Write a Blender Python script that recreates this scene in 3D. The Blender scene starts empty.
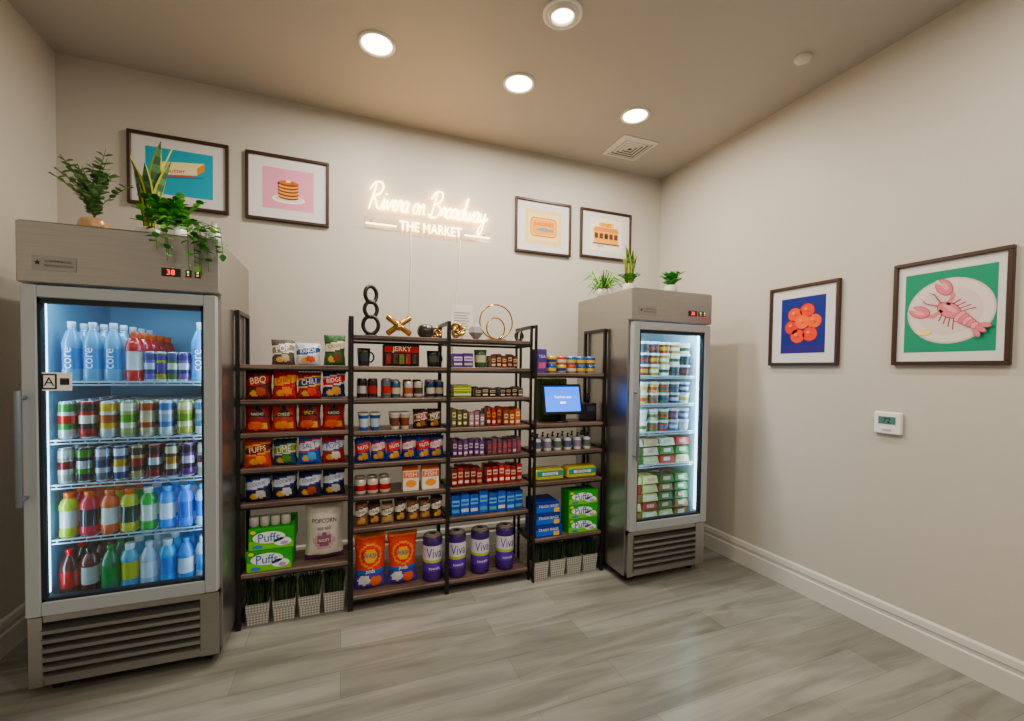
import bpy, bmesh, random
from math import *
from mathutils import Vector, Matrix
random.seed(7)
scn=bpy.context.scene
COL=bpy.context.collection

# ---------------------------------------------------------------- constants (metres)
D=3.353; XL=-1.535; XR=2.775; H=3.204; YF=-2.6
SHY=2.677   # shelf front plane

def lin(c,sat=1.0):
    if isinstance(c,str):
        c=c.lstrip('#'); c=tuple(int(c[i:i+2],16)/255 for i in (0,2,4))
    c=[((x+.055)/1.055)**2.4 if x>.04045 else x/12.92 for x in c[:3]]
    if sat!=1.0:
        l=.3*c[0]+.6*c[1]+.1*c[2]; c=[min(1,max(0.001,l+(x-l)*sat)) for x in c]
    return tuple(c)+(1,)
def vary(c,a=.12):
    c=c.lstrip('#'); k=1+random.uniform(-a,a)
    return '#'+''.join('%02x'%max(0,min(255,int(int(c[i:i+2],16)*k*(1+random.uniform(-a/3,a/3))))) for i in (0,2,4))

# ---------------------------------------------------------------- materials
MATS={}
def newmat(k):
    m=bpy.data.materials.new(k); m.use_nodes=True; MATS[k]=m
    return m,m.node_tree,m.node_tree.nodes['Principled BSDF']
def attrmat(k,rough=.5,metal=0,spec=.5,coat=0,noise=0,nst=.25):
    m,nt,b=newmat(k)
    a=nt.nodes.new('ShaderNodeAttribute'); a.attribute_name='Col'
    nt.links.new(a.outputs['Color'],b.inputs['Base Color'])
    b.inputs['Roughness'].default_value=rough; b.inputs['Metallic'].default_value=metal
    b.inputs['Specular IOR Level'].default_value=spec
    b.inputs['Coat Weight'].default_value=coat
    if noise:
        n=nt.nodes.new('ShaderNodeTexNoise'); n.inputs['Scale'].default_value=noise; n.inputs['Detail'].default_value=3
        bp=nt.nodes.new('ShaderNodeBump'); bp.inputs['Strength'].default_value=nst; bp.inputs['Distance'].default_value=.006
        nt.links.new(n.outputs['Fac'],bp.inputs['Height']); nt.links.new(bp.outputs[0],b.inputs['Normal'])
attrmat('plastic',.32)
attrmat('foil',.24,.2,noise=38,nst=.7)
attrmat('matte',.75,spec=.3)
attrmat('paper',.7,spec=.3)
attrmat('leaf',.5,spec=.4)
attrmat('metalpaint',.38,.2)
attrmat('can',.25,.45)
attrmat('ceramic',.25,coat=.3)
attrmat('gold',.22,1)
SATM={'plastic','foil','paper','can','ceramic','leaf'}
m,nt,b=newmat('drink'); a=nt.nodes.new('ShaderNodeAttribute'); a.attribute_name='Col'
nt.links.new(a.outputs['Color'],b.inputs['Base Color']); b.inputs['Roughness'].default_value=.12
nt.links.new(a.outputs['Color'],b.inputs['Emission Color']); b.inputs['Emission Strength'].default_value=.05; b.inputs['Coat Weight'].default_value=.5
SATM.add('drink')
def emit(k,col,st):
    m,nt,b=newmat(k); c=lin(col) if isinstance(col,str) else tuple(col)+(1,)
    b.inputs['Base Color'].default_value=c
    b.inputs['Emission Color'].default_value=c; b.inputs['Emission Strength'].default_value=st
emit('led_cool','#c8e6ff',7); emit('lamp','#fff0d8',18); emit('neon',(1,.60,.20),20); emit('red_led','#ff2a18',4)
emit('green_led','#30ff60',3); emit('screen','#0a66f0',2.6); emit('white_txt','#ffffff',2.5); emit('lcd','#3c6a60',.15)
# brushed steel
m,nt,b=newmat('steel'); b.inputs['Metallic'].default_value=1; b.inputs['Roughness'].default_value=.34
tc=nt.nodes.new('ShaderNodeTexCoord'); mp=nt.nodes.new('ShaderNodeMapping'); mp.inputs['Scale'].default_value=(2,2,260)
n=nt.nodes.new('ShaderNodeTexNoise'); n.inputs['Scale'].default_value=3; n.inputs['Detail'].default_value=2
r=nt.nodes.new('ShaderNodeValToRGB'); r.color_ramp.elements[0].color=lin('#918f8c'); r.color_ramp.elements[1].color=lin('#b6b4b0')
nt.links.new(tc.outputs['Object'],mp.inputs[0]); nt.links.new(mp.outputs[0],n.inputs['Vector']); nt.links.new(n.outputs['Fac'],r.inputs[0]); nt.links.new(r.outputs[0],b.inputs['Base Color'])
# thin glass
m,nt,b=newmat('glass'); nt.nodes.remove(b)
t=nt.nodes.new('ShaderNodeBsdfTransparent'); t.inputs[0].default_value=(.74,.90,.96,1)
g=nt.nodes.new('ShaderNodeBsdfGlossy'); g.inputs['Roughness'].default_value=.03; g.inputs[0].default_value=(.9,.95,1,1)
fr=nt.nodes.new('ShaderNodeFresnel'); fr.inputs[0].default_value=1.6
mx=nt.nodes.new('ShaderNodeMixShader'); nt.links.new(fr.outputs[0],mx.inputs[0]); nt.links.new(t.outputs[0],mx.inputs[1]); nt.links.new(g.outputs[0],mx.inputs[2])
nt.links.new(mx.outputs[0],nt.nodes['Material Output'].inputs[0])
# acrylic
m,nt,b=newmat('acrylic'); nt.nodes.remove(b)
t=nt.nodes.new('ShaderNodeBsdfTransparent'); t.inputs[0].default_value=(.97,.97,.97,1)
g=nt.nodes.new('ShaderNodeBsdfGlossy'); g.inputs['Roughness'].default_value=.1
mx=nt.nodes.new('ShaderNodeMixShader'); mx.inputs[0].default_value=.05; nt.links.new(t.outputs[0],mx.inputs[1]); nt.links.new(g.outputs[0],mx.inputs[2])
nt.links.new(mx.outputs[0],nt.nodes['Material Output'].inputs[0])
# wood shelf
m,nt,b=newmat('shelfwood'); b.inputs['Roughness'].default_value=.5
tc=nt.nodes.new('ShaderNodeTexCoord'); mp=nt.nodes.new('ShaderNodeMapping'); mp.inputs['Scale'].default_value=(2,30,30)
n=nt.nodes.new('ShaderNodeTexNoise'); n.inputs['Scale'].default_value=2; n.inputs['Detail'].default_value=5
r=nt.nodes.new('ShaderNodeValToRGB'); r.color_ramp.elements[0].color=lin('#3d2d25'); r.color_ramp.elements[1].color=lin('#7d6456'); r.color_ramp.elements[0].position=.3; r.color_ramp.elements[1].position=.7
nt.links.new(tc.outputs['Object'],mp.inputs[0]); nt.links.new(mp.outputs[0],n.inputs['Vector']); nt.links.new(n.outputs['Fac'],r.inputs[0]); nt.links.new(r.outputs[0],b.inputs['Base Color'])
# wall paint
def wallmat(k,col,sc=90,st=.12):
    m,nt,b=newmat(k); b.inputs['Base Color'].default_value=lin(col); b.inputs['Roughness'].default_value=.5; b.inputs['Specular IOR Level'].default_value=.35
    tc=nt.nodes.new('ShaderNodeTexCoord')
    n=nt.nodes.new('ShaderNodeTexNoise'); n.inputs['Scale'].default_value=sc; n.inputs['Detail'].default_value=2
    bp=nt.nodes.new('ShaderNodeBump'); bp.inputs['Strength'].default_value=st; bp.inputs['Distance'].default_value=.003
    nt.links.new(tc.outputs['Object'],n.inputs['Vector']); nt.links.new(n.outputs['Fac'],bp.inputs['Height']); nt.links.new(bp.outputs[0],b.inputs['Normal'])
wallmat('wallpaint','#beb8ac'); wallmat('ceilpaint','#afa89e'); wallmat('trimpaint','#c8c4bb',20,0)
# floor
m,nt,b=newmat('floorwood')
tc=nt.nodes.new('ShaderNodeTexCoord')
br=nt.nodes.new('ShaderNodeTexBrick'); br.offset=.37; br.inputs['Scale'].default_value=1
br.inputs['Brick Width'].default_value=1.22; br.inputs['Row Height'].default_value=.18; br.inputs['Mortar Size'].default_value=.001; br.inputs['Mortar Smooth'].default_value=.1
br.inputs['Color1'].default_value=lin('#807e75'); br.inputs['Color2'].default_value=lin('#93918a'); br.inputs['Mortar'].default_value=lin('#68665f'); br.inputs['Bias'].default_value=0
mp=nt.nodes.new('ShaderNodeMapping'); mp.inputs['Scale'].default_value=(.8,6,1)
n=nt.nodes.new('ShaderNodeTexNoise'); n.inputs['Scale'].default_value=1.7; n.inputs['Detail'].default_value=6; n.inputs['Distortion'].default_value=.9
r=nt.nodes.new('ShaderNodeValToRGB'); r.color_ramp.elements[0].color=lin('#86837b'); r.color_ramp.elements[0].position=.32; r.color_ramp.elements[1].color=lin('#f4f4f0'); r.color_ramp.elements[1].position=.68
mix=nt.nodes.new('ShaderNodeMix'); mix.data_type='RGBA'; mix.blend_type='MULTIPLY'; mix.inputs['Factor'].default_value=.62
nt.links.new(tc.outputs['Object'],br.inputs['Vector']); nt.links.new(tc.outputs['Object'],mp.inputs[0]); nt.links.new(mp.outputs[0],n.inputs['Vector']); nt.links.new(n.outputs['Fac'],r.inputs[0])
nt.links.new(br.outputs['Color'],mix.inputs['A']); nt.links.new(r.outputs[0],mix.inputs['B']); nt.links.new(mix.outputs['Result'],b.inputs['Base Color'])
b.inputs['Roughness'].default_value=.24; b.inputs['Specular IOR Level'].default_value=.6
bp=nt.nodes.new('ShaderNodeBump'); bp.inputs['Strength'].default_value=.12; bp.inputs['Distance'].default_value=.002
nt.links.new(n.outputs['Fac'],bp.inputs['Height']); nt.links.new(bp.outputs[0],b.inputs['Normal'])
# woven
m,nt,b=newmat('woven'); b.inputs['Roughness'].default_value=.8
tc=nt.nodes.new('ShaderNodeTexCoord'); mp=nt.nodes.new('ShaderNodeMapping'); mp.inputs['Rotation'].default_value=(0,radians(45),0)
ck=nt.nodes.new('ShaderNodeTexChecker'); ck.inputs['Scale'].default_value=95
ck.inputs['Color1'].default_value=lin('#c0bdb6'); ck.inputs['Color2'].default_value=lin('#7f7c76')
nt.links.new(tc.outputs['Object'],mp.inputs[0]); nt.links.new(mp.outputs[0],ck.inputs['Vector']); nt.links.new(ck.outputs['Color'],b.inputs['Base Color'])

# ---------------------------------------------------------------- mesh builder
TXT={}
def textmesh(s):
    if s in TXT: return TXT[s]
    c=bpy.data.curves.new('tmp','FONT'); c.body=s; c.size=1; c.resolution_u=3
    ob=bpy.data.objects.new('tmp',c); COL.objects.link(ob)
    dg=bpy.context.evaluated_depsgraph_get(); me=bpy.data.meshes.new_from_object(ob.evaluated_get(dg))
    vs=[v.co.copy() for v in me.vertices]; fs=[list(p.vertices) for p in me.polygons]
    bpy.data.objects.remove(ob); bpy.data.curves.remove(c); bpy.data.meshes.remove(me)
    x0=min(v.x for v in vs);x1=max(v.x for v in vs);y0=min(v.y for v in vs);y1=max(v.y for v in vs)
    vs=[((v.x-(x0+x1)/2)/(x1-x0),(v.y-(y0+y1)/2)/(x1-x0)) for v in vs]
    TXT[s]=(vs,fs); return TXT[s]
class B:
    def __init__(s): s.v=[];s.f=[];s.m=[];s.c=[];s.sm=[];s.M=Matrix()
    def add(s,vs,fs,mat,col,smooth=False):
        o=len(s.v); s.v+=[s.M@Vector(p) for p in vs]
        sa=1.25 if mat in SATM else 1.0
        single=isinstance(col,(str,tuple))
        if single: col=lin(col,sa)
        for i,f in enumerate(fs):
            s.f.append([o+k for k in f]); s.m.append(mat); s.c.append(col if single else lin(col[i],sa)); s.sm.append(smooth)
    def box(s,x0,x1,y0,y1,z0,z1,mat='matte',col='#808080'):
        vs=[(x,y,z) for x in (x0,x1) for y in (y0,y1) for z in (z0,z1)]
        s.add(vs,[(0,1,3,2),(4,6,7,5),(0,4,5,1),(2,3,7,6),(0,2,6,4),(1,5,7,3)],mat,col)
    def cbox(s,x0,x1,y0,y1,z0,z1,mat='plastic',col='#808080',ch=.004):
        def ring(i,z): return [(x0+i+ch,y0+i,z),(x1-i-ch,y0+i,z),(x1-i,y0+i+ch,z),(x1-i,y1-i-ch,z),(x1-i-ch,y1-i,z),(x0+i+ch,y1-i,z),(x0+i,y1-i-ch,z),(x0+i,y0+i+ch,z)]
        R=[ring(ch,z0),ring(0,z0+ch),ring(0,z1-ch),ring(ch,z1)]
        vs=sum(R,[]); fs=[tuple(range(7,-1,-1)),tuple(range(24,32))]
        for k in range(3):
            for i in range(8): j=(i+1)%8; fs.append((k*8+i,k*8+j,k*8+8+j,k*8+8+i))
        s.add(vs,fs,mat,col)
    def lathe(s,cx,cy,cz,prof,mat='plastic',cols='#808080',seg=14,caps=True):
        vs=[];fs=[];cc=[]
        for r_,z in prof:
            for i in range(seg):
                a=2*pi*i/seg; vs.append((cx+r_*cos(a),cy+r_*sin(a),cz+z))
        for k in range(len(prof)-1):
            for i in range(seg):
                j=(i+1)%seg; fs.append((k*seg+i,k*seg+j,(k+1)*seg+j,(k+1)*seg+i)); cc.append(cols if isinstance(cols,str) else cols[k])
        s.add(vs,fs,mat,cc,True)
        if caps:
            n_=len(prof)-1
            s.add([vs[i] for i in range(seg)],[tuple(range(seg-1,-1,-1))],mat,cols if isinstance(cols,str) else cols[0])
            s.add([vs[n_*seg+i] for i in range(seg)],[tuple(range(seg))],mat,cols if isinstance(cols,str) else cols[-1])
    def tube(s,pts,r,mat,col,seg=6,closed=False):
        pts=[Vector(p) for p in pts]; n_=len(pts); vs=[];fs=[]
        rr=r if isinstance(r,(list,tuple)) else [r]*n_
        up=None
        for i in range(n_):
            if closed: t=pts[(i+1)%n_]-pts[i-1]
            else: t=pts[min(i+1,n_-1)]-pts[max(i-1,0)]
            if t.length<1e-9: t=Vector((0,0,1))
            t.normalize()
            if up is None: up=Vector((0,0,1)) if abs(t.z)<.9 else Vector((0,1,0))
            a=(up-t*up.dot(t)); 
            if a.length<1e-5: a=t.orthogonal()
            a.normalize(); b_=t.cross(a); up=a
            for k in range(seg):
                th=2*pi*k/seg; vs.append(pts[i]+(a*cos(th)+b_*sin(th))*rr[i])
        for i in range(n_ if closed else n_-1):
            i2=(i+1)%n_
            for k in range(seg):
                k2=(k+1)%seg; fs.append((i*seg+k,i*seg+k2,i2*seg+k2,i2*seg+k))
        if not closed: fs+=[tuple(range(seg-1,-1,-1)),tuple((n_-1)*seg+k for k in range(seg))]
        s.add(vs,fs,mat,col,True)
    def flat(s,o,rt,up,nrm,pts,lay,mat,col):
        o,rt,up,nrm=map(Vector,(o,rt,up,nrm))
        vs=[o+rt*x+up*y+nrm*(.0006*lay) for x,y in pts]
        ar=sum(pts[i-1][0]*pts[i][1]-pts[i][0]*pts[i-1][1] for i in range(len(pts)))
        f=list(range(len(pts)))
        if (ar>0)!=(rt.cross(up).dot(nrm)>0): f=f[::-1]
        s.add(vs,[f],mat,col)
    def text(s,st,o,rt,up,nrm,w,mat='paper',col='#ffffff',lay=1,hs=1,wrap=None):
        vs,fs=textmesh(st); o,rt,up,nrm=map(Vector,(o,rt,up,nrm)); out=[]
        for x,y in vs:
            X=x*w; Y=y*w*hs
            if wrap:
                a=X/wrap; out.append(o-nrm*wrap+rt*(sin(a)*(wrap+.001))+nrm*(cos(a)*(wrap+.001))+up*Y)
            else: out.append(o+rt*X+up*Y+nrm*(.0006*lay))
        s.add(out,fs,mat,col)
    def bag(s,x,y,z,w,h,d,paint,tilt=.08,yaw=0,mat='foil',nu=16,nv=20,texts=()):
        M0=s.M
        s.M=M0@Matrix.Translation((x,y,z))@Matrix.Rotation(yaw,4,'Z')@Matrix.Rotation(-tilt,4,'X')
        ph=random.random()*6; sk=random.uniform(-.03,.03)
        def surf(u,v,side):
            u=min(1,max(0,u)); v=min(1,max(0,v))
            X=(u-.5)*w*(1-.12*sin(pi*v))+sk*w*v; bul=(max(0,sin(pi*u))**.5)*(max(0,sin(pi*v))**.42)
            wr=(.07*sin(ph+15*u+4*v)+.05*sin(ph*2+9*v-11*u))*bul*(1.15-bul)*1.6
            edge=.08*sin(ph+22*v)*(1-bul)*(1 if u<.5 else -1)*.12*w
            return X+edge*(4*u*u-4*u+1),side*d/2*(bul+wr)+d*.12,h*v
        for side in (-1,1):
            vs=[];fs=[];cc=[]
            for j in range(nv+1):
                v=j/nv
                for i in range(nu+1):
                    X,Yy,zz=surf(i/nu,v,side)
                    if j==nv: zz+=.0015*((i%2)*2-1)
                    vs.append((X,Yy,zz))
            for j in range(nv):
                for i in range(nu):
                    a=j*(nu+1)+i; q=(a,a+1,a+nu+2,a+nu+1); fs.append(q if side<0 else q[::-1])
                    cc.append(paint((i+.5)/nu,(j+.5)/nv,side))
            s.add(vs,fs,mat,cc,True)
        for st,uc,vc,tw,col,rot in texts:
            tv,tf=textmesh(st); out=[]
            for a,b_ in tv:
                du=(a*cos(rot)-b_*sin(rot))*tw; dv=(a*sin(rot)+b_*cos(rot))*tw*w/h*1.15
                X,Yy,zz=surf(uc+du,vc+dv,-1); out.append((X,Yy-.0028,zz))
            s.add(out,tf,'paper',col)
        s.M=M0
    def build(s,name,parent=None,bevel=0,origin=True):
        me=bpy.data.meshes.new(name); vs=s.v
        if origin:
            xs=[v.x for v in vs];ys=[v.y for v in vs];zs=[v.z for v in vs]
            o=Vector(((min(xs)+max(xs))/2,(min(ys)+max(ys))/2,min(zs)))
        else: o=Vector((0,0,0))
        me.from_pydata([tuple(v-o) for v in vs],[],s.f)
        keys=list(dict.fromkeys(s.m)); 
        for k in keys: me.materials.append(MATS[k])
        idx={k:i for i,k in enumerate(keys)}
        me.polygons.foreach_set('material_index',[idx[k] for k in s.m])
        me.polygons.foreach_set('use_smooth',s.sm)
        at=me.attributes.new('Col','FLOAT_COLOR','CORNER'); data=[]
        for p,c in zip(s.f,s.c): data+=list(c)*len(p)
        at.data.foreach_set('color',data)
        me.update(); ob=bpy.data.objects.new(name,me); ob.location=o; COL.objects.link(ob)
        if parent: 
            ob.parent=parent; ob.matrix_parent_inverse=Matrix.Translation(-parent.location)
        if bevel:
            md=ob.modifiers.new('bev','BEVEL'); md.width=bevel; md.segments=2; md.limit_method='ANGLE'
        return ob
def empty(name,loc):
    e=bpy.data.objects.new(name,None); e.location=loc; e.empty_display_size=.1; COL.objects.link(e); return e

# ---------------------------------------------------------------- room shell
T=.12
def room(name,x0,x1,y0,y1,z0,z1,mat):
    b=B(); b.box(x0,x1,y0,y1,z0,z1,mat,'#ffffff'); return b.build(name,origin=False)
room('floor',XL-T,XR+T,YF-T,D+T,-T,0,'floorwood')
room('ceiling',XL-T,XR+T,YF-T,D+T,H,H+T,'ceilpaint')
room('wall_back',XL-T,XR+T,D,D+T,0,H,'wallpaint')
room('wall_left',XL-T,XL,YF,D,0,H,'wallpaint')
room('wall_right',XR,XR+T,YF,D,0,H,'wallpaint')
room('wall_front',XL-T,XR+T,YF-T,YF,0,H,'wallpaint')
def base(name,kind):
    b=B(); prof=[(0,0),(.018,0),(.018,.105),(.012,.112),(.012,.13),(.016,.136),(.012,.165),(.004,.175),(0,.175)]
    if kind=='right': A=[(XR-d,YF,z) for d,z in prof];C=[(XR-d,D,z) for d,z in prof]
    if kind=='left': A=[(XL+d,YF,z) for d,z in prof];C=[(XL+d,D,z) for d,z in prof]
    if kind=='back': A=[(XL,D-d,z) for d,z in prof];C=[(XR,D-d,z) for d,z in prof]
    n_=len(prof); b.add(A+C,[(i,i+1,n_+i+1,n_+i) for i in range(n_-1)],'trimpaint','#ffffff'); b.build(name,origin=False)
base('baseboard_right','right');base('baseboard_left','left');base('baseboard_back','back')

# ---------------------------------------------------------------- ceiling fixtures
def downlight(x,y,gimbal=False,r=.1,en=19):
    b=B(); seg=32
    b.lathe(x,y,H,[(r,0),(r,-.006),(r-.008,-.010),(r-.018,-.006),(r-.020,-.001)],'plastic','#f4efe6',seg,False)
    if gimbal:
        b.lathe(x,y,H,[(r-.020,-.002),(r-.032,-.02),(r-.042,-.022),(r-.046,-.004)],'plastic','#e8e2d6',seg,False)
        b.lathe(x,y,H,[(r-.046,-.006),(.001,-.008)],'lamp','#ffffff',seg,False)
    else: b.lathe(x,y,H,[(r-.018,-.003),(.001,-.005)],'lamp','#ffffff',seg,False)
    b.build('recessed_ceiling_light')
    L=bpy.data.lights.new('downlight_lamp','AREA'); L.shape='DISK'; L.size=.13; L.energy=en; L.color=(1,.895,.765)
    o=bpy.data.objects.new('downlight_lamp',L); o.location=(x,y,H-.03); COL.objects.link(o)
for x,y,g,e in [(.18,2.58,0,27),(1.03,2.01,1,23),(1.03,2.59,0,27),(1.91,2.60,0,25),(-.6,.6,0,9),(.6,.2,0,17),(1.9,.6,0,20),(-.5,-1.2,0,11),(.7,-1.2,0,14),(1.9,-1.2,0,14)]: downlight(x,y,g,en=e)
b=B(); b.lathe(2.43,1.77,H,[(.045,0),(.045,-.01),(.038,-.02),(.015,-.028),(.001,-.028)],'plastic','#d6d0c6',20,False); b.build('fire_sprinkler_cover')
b=B(); M=Matrix.Translation((2.15,2.99,H))
for a in range(4):
    b.M=M@Matrix.Rotation(a*pi/2,4,'Z')
    b.add([(-.16,-.16,0),(.16,-.16,0),(.13,-.13,-.010),(-.13,-.13,-.010),(-.16,-.16,-.006),(.16,-.16,-.006)],[(0,1,5,4),(4,5,2,3)],'plastic','#d8d3ca')
    for k in range(4):
        q=.127-.030*k; q2=q-.021
        b.add([(-q,-q,-.0065),(q,-q,-.0065),(q2,-q2,-.010),(-q2,-q2,-.010)],[(0,1,2,3)],'plastic','#d2cdc4')
b.M=M; b.box(-.13,.13,-.13,.13,-.006,-.001,'matte','#5a5650'); b.build('ceiling_air_vent')

# ---------------------------------------------------------------- refrigerators
def fridge(x0,x1,yf,yb,ztop,name,shelves,lining,en):
    E=empty(name,((x0+x1)/2,(yf+yb)/2,0)); zb=.06; bod=yf+.045
    gz0,gz1=.36,1.745
    b=B(); t=.045
    b.box(x0,x0+t,bod,yb,gz0-.02,ztop,'steel'); b.box(x1-t,x1,bod,yb,gz0-.02,ztop,'steel')
    b.box(x0+t,x1-t,bod+.02,yb,1.75,ztop,'steel'); b.box(x0+t,x1-t,bod,yb,zb,gz0+.02,'steel')
    b.box(x0,x0+t,bod,yb,zb,gz0-.02,'steel'); b.box(x1-t,x1,bod,yb,zb,gz0-.02,'steel')
    b.box(x0+t,x1-t,yb-.04,yb,gz0+.02,1.75,'steel'); b.build('body',E,.002)
    b=B()
    b.cbox(x0-.002,x1+.002,yf+.005,bod+.03,gz1+.004,ztop+.002,'steel','#ffffff',.006); b.build('header_panel',E)
    b=B()
    a0,a1=x0+t,x1-t; c=lining
    b.box(a0,a0+.006,bod+.005,yb-.045,gz0+.025,1.745,'metalpaint',c); b.box(a1-.006,a1,bod+.005,yb-.045,gz0+.025,1.745,'metalpaint',c)
    b.box(a0,a1,yb-.052,yb-.045,gz0+.025,1.745,'metalpaint',c); b.box(a0,a1,bod+.005,yb-.045,1.735,1.745,'metalpaint',c); b.box(a0,a1,bod+.005,yb-.045,gz0+.02,gz0+.03,'metalpaint',c)
    b.build('cabinet_lining',E)
    b=B(); b.box(a0+.008,a0+.016,bod+.012,bod+.03,gz0+.08,1.68,'led_cool'); b.box(a1-.016,a1-.008,bod+.012,bod+.03,gz0+.08,1.68,'led_cool')
    b.box(a0+.04,a1-.04,bod+.03,bod+.05,1.722,1.733,'led_cool'); b.build('led_strips',E)
    b=B(); f=.05; c='#a4aaae'; dx0,dx1=x0+.012,x1-.012; dz0,dz1=gz0+.005,gz1-.005
    b.cbox(dx0,dx0+f,yf,bod-.003,dz0,dz1,'metalpaint',c); b.cbox(dx1-f,dx1,yf,bod-.003,dz0,dz1,'metalpaint',c)
    b.cbox(dx0+f,dx1-f,yf,bod-.003,dz0,dz0+f+.01,'metalpaint',c); b.cbox(dx0+f,dx1-f,yf,bod-.003,dz1-f,dz1,'metalpaint',c)
    g='#1e2428'; e=.010
    b.box(dx0+f,dx0+f+e,yf+.006,bod-.006,dz0+f,dz1-f,'matte',g); b.box(dx1-f-e,dx1-f,yf+.006,bod-.006,dz0+f,dz1-f,'matte',g)
    b.box(dx0+f,dx1-f,yf+.006,bod-.006,dz0+f+.01,dz0+f+.022,'matte',g); b.box(dx0+f,dx1-f,yf+.006,bod-.006,dz1-f-e-.012,dz1-f,'matte',g)
    b.build('door_frame',E)
    b=B(); b.add([(dx0+f+e,yf+.015,dz0+f+.022),(dx1-f-e,yf+.015,dz0+f+.022),(dx1-f-e,yf+.015,dz1-f-e),(dx0+f+e,yf+.015,dz1-f-e)],[(0,1,2,3)],'glass','#ffffff'); b.build('door_glass',E)
    b=B(); hx=dx0+.012; hz0,hz1=.84,1.31
    b.tube([(hx,yf-.045,hz0),(hx,yf-.045,hz0+.004),(hx,yf-.045,hz1-.004),(hx,yf-.045,hz1)],[.008,.0105,.0105,.008],'metalpaint','#6d7478',12)
    for z in (hz0+.03,hz1-.03): b.tube([(hx,yf-.045,z),(hx,yf+.001,z)],.008,'metalpaint','#6d7478',10)
    b.build('door_handle',E)
    b=B(); gx0,gx1=x0+.01,x1-.01
    b.box(gx0,gx1,yf+.025,bod+.001,zb,zb+.02,'steel'); b.box(gx0,gx1,yf+.025,bod+.001,gz0-.03,gz0-.005,'steel')
    b.box(gx0,gx0+.045,yf+.02,bod+.001,zb,gz0-.005,'steel'); b.box(gx1-.075,gx1,yf+.02,bod+.001,zb,gz0-.005,'steel')
    b.box(gx0+.04,gx1-.07,bod-.006,bod,zb+.01,gz0-.02,'matte','#1b1a19')
    n_=6
    for k in range(n_):
        st_=(gz0-zb-.065)/n_; z=zb+.028+k*st_; hh=st_*.74
        X0,X1=gx0+.045,gx1-.075
        vs=[(X0,bod-.006,z+hh),(X1,bod-.006,z+hh),(X1,yf+.008,z+hh*.55),(X0,yf+.008,z+hh*.55),(X0,yf+.010,z),(X1,yf+.010,z),(X0,bod-.006,z-.002),(X1,bod-.006,z-.002)]
        b.add(vs,[(3,2,1,0),(4,5,2,3),(6,7,5,4),(0,6,4,3),(1,2,5,7)],'steel','#ffffff')
    b.build('louver_grille',E)
    b=B()
    for cx in (x0+.07,x1-.07):
        for cy in (bod+.06,yb-.07):
            b.box(cx-.02,cx+.02,cy-.02,cy+.02,.045,zb,'matte','#333333')
            b.tube([(cx-.012,cy,.03),(cx+.012,cy,.03)],.03,'matte','#1a1a1a',14)
    b.build('caster_wheels',E)
    b=B(); Y=yf+.004; N=(0,-1,0); R=(1,0,0); U=(0,0,1); xm=x0+(x1-x0)*.74; zc=1.745+(ztop-1.745)*.34
    b.box(xm-.035,xm+.035,Y-.003,Y,zc-.018,zc+.018,'plastic','#15100f'); b.text('38',(xm,Y-.0035,zc),R,U,N,.03,'red_led')
    for k in range(2):
        X=xm+.065+.035*k; b.box(X-.011,X+.011,Y-.004,Y,zc-.016,zc+.016,'plastic','#151515'); b.box(X-.004,X+.004,Y-.006,Y-.004,zc+.002,zc+.010,'green_led'); b.box(X-.004,X+.004,Y-.006,Y-.004,zc-.010,zc-.004,'red_led')
    xl=x0+.12; b.box(xl-.07,xl+.07,Y-.002,Y,zc-.03,zc+.03,'metalpaint','#8d8a85'); b.text('COMMERCIAL',(xl+.015,Y-.0025,zc+.008),R,U,N,.09,'matte','#2a2a2a'); b.text('REFRIGERATION',(xl+.015,Y-.0025,zc-.010),R,U,N,.09,'matte','#2a2a2a')
    st=[(.012*(1 if i%2==0 else .45)*cos(pi/2+i*pi/5),.012*(1 if i%2==0 else .45)*sin(pi/2+i*pi/5)) for i in range(10)]
    b.flat((xl-.052,Y-.002,zc),R,U,N,st,1,'matte','#2a2a2a'); b.build('control_panel',E)
    b=B(); ya,yz=bod+.05,yb-.07
    for z in shelves:
        for zz in (z-.003,z-.018): b.box(a0+.012,a1-.012,ya-.005,ya-.001,zz-.002,zz+.003,'metalpaint','#cfdde4')
        for k in range(12):
            X=a0+.03+k*(a1-a0-.06)/11; b.box(X-.0015,X+.0015,ya-.005,ya-.002,z-.018,z-.002,'metalpaint','#cfdde4')
        for yy in (ya+.01,(ya+yz)/2,yz): b.box(a0+.008,a1-.008,yy-.003,yy+.003,z-.008,z-.003,'metalpaint','#cfdde4')
        for k in range(22):
            X=a0+.02+k*(a1-a0-.04)/21; b.box(X-.0015,X+.0015,ya,yz,z-.003,z,'metalpaint','#cfdde4')
    b.build('wire_racks',E)
    L=bpy.data.lights.new('cabinet_lamp','AREA'); L.shape='RECTANGLE'; L.size=x1-x0-.16; L.size_y=.04; L.energy=en; L.color=(.56,.83,1)
    o=bpy.data.objects.new('cabinet_lamp',L); o.location=((x0+x1)/2,bod+.035,1.715); o.rotation_euler=(radians(12),0,0); COL.objects.link(o); o.parent=E; o.matrix_parent_inverse=Matrix.Translation(-E.location)
    for sx_ in (-1,1):
        L=bpy.data.lights.new('cabinet_side_lamp','AREA'); L.shape='RECTANGLE'; L.size=.02; L.size_y=1.15; L.energy=en*.55; L.color=(.60,.85,1)
        o=bpy.data.objects.new('cabinet_side_lamp',L); o.location=((a0+.02) if sx_<0 else (a1-.02),bod+.025,1.05); COL.objects.link(o)
        o.parent=E; o.matrix_parent_inverse=Matrix.Translation(-E.location)
        d=Vector((-sx_*.8,.75,0)).normalized(); zax=-d; yax=Vector((0,0,1)); xax=yax.cross(zax)
        mm=Matrix((xax,yax,zax)).transposed(); o.rotation_euler=mm.to_euler()
    return E,bod
LX0,LX1=-1.222,-.524; RX0,RX1=1.745,2.412
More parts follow.
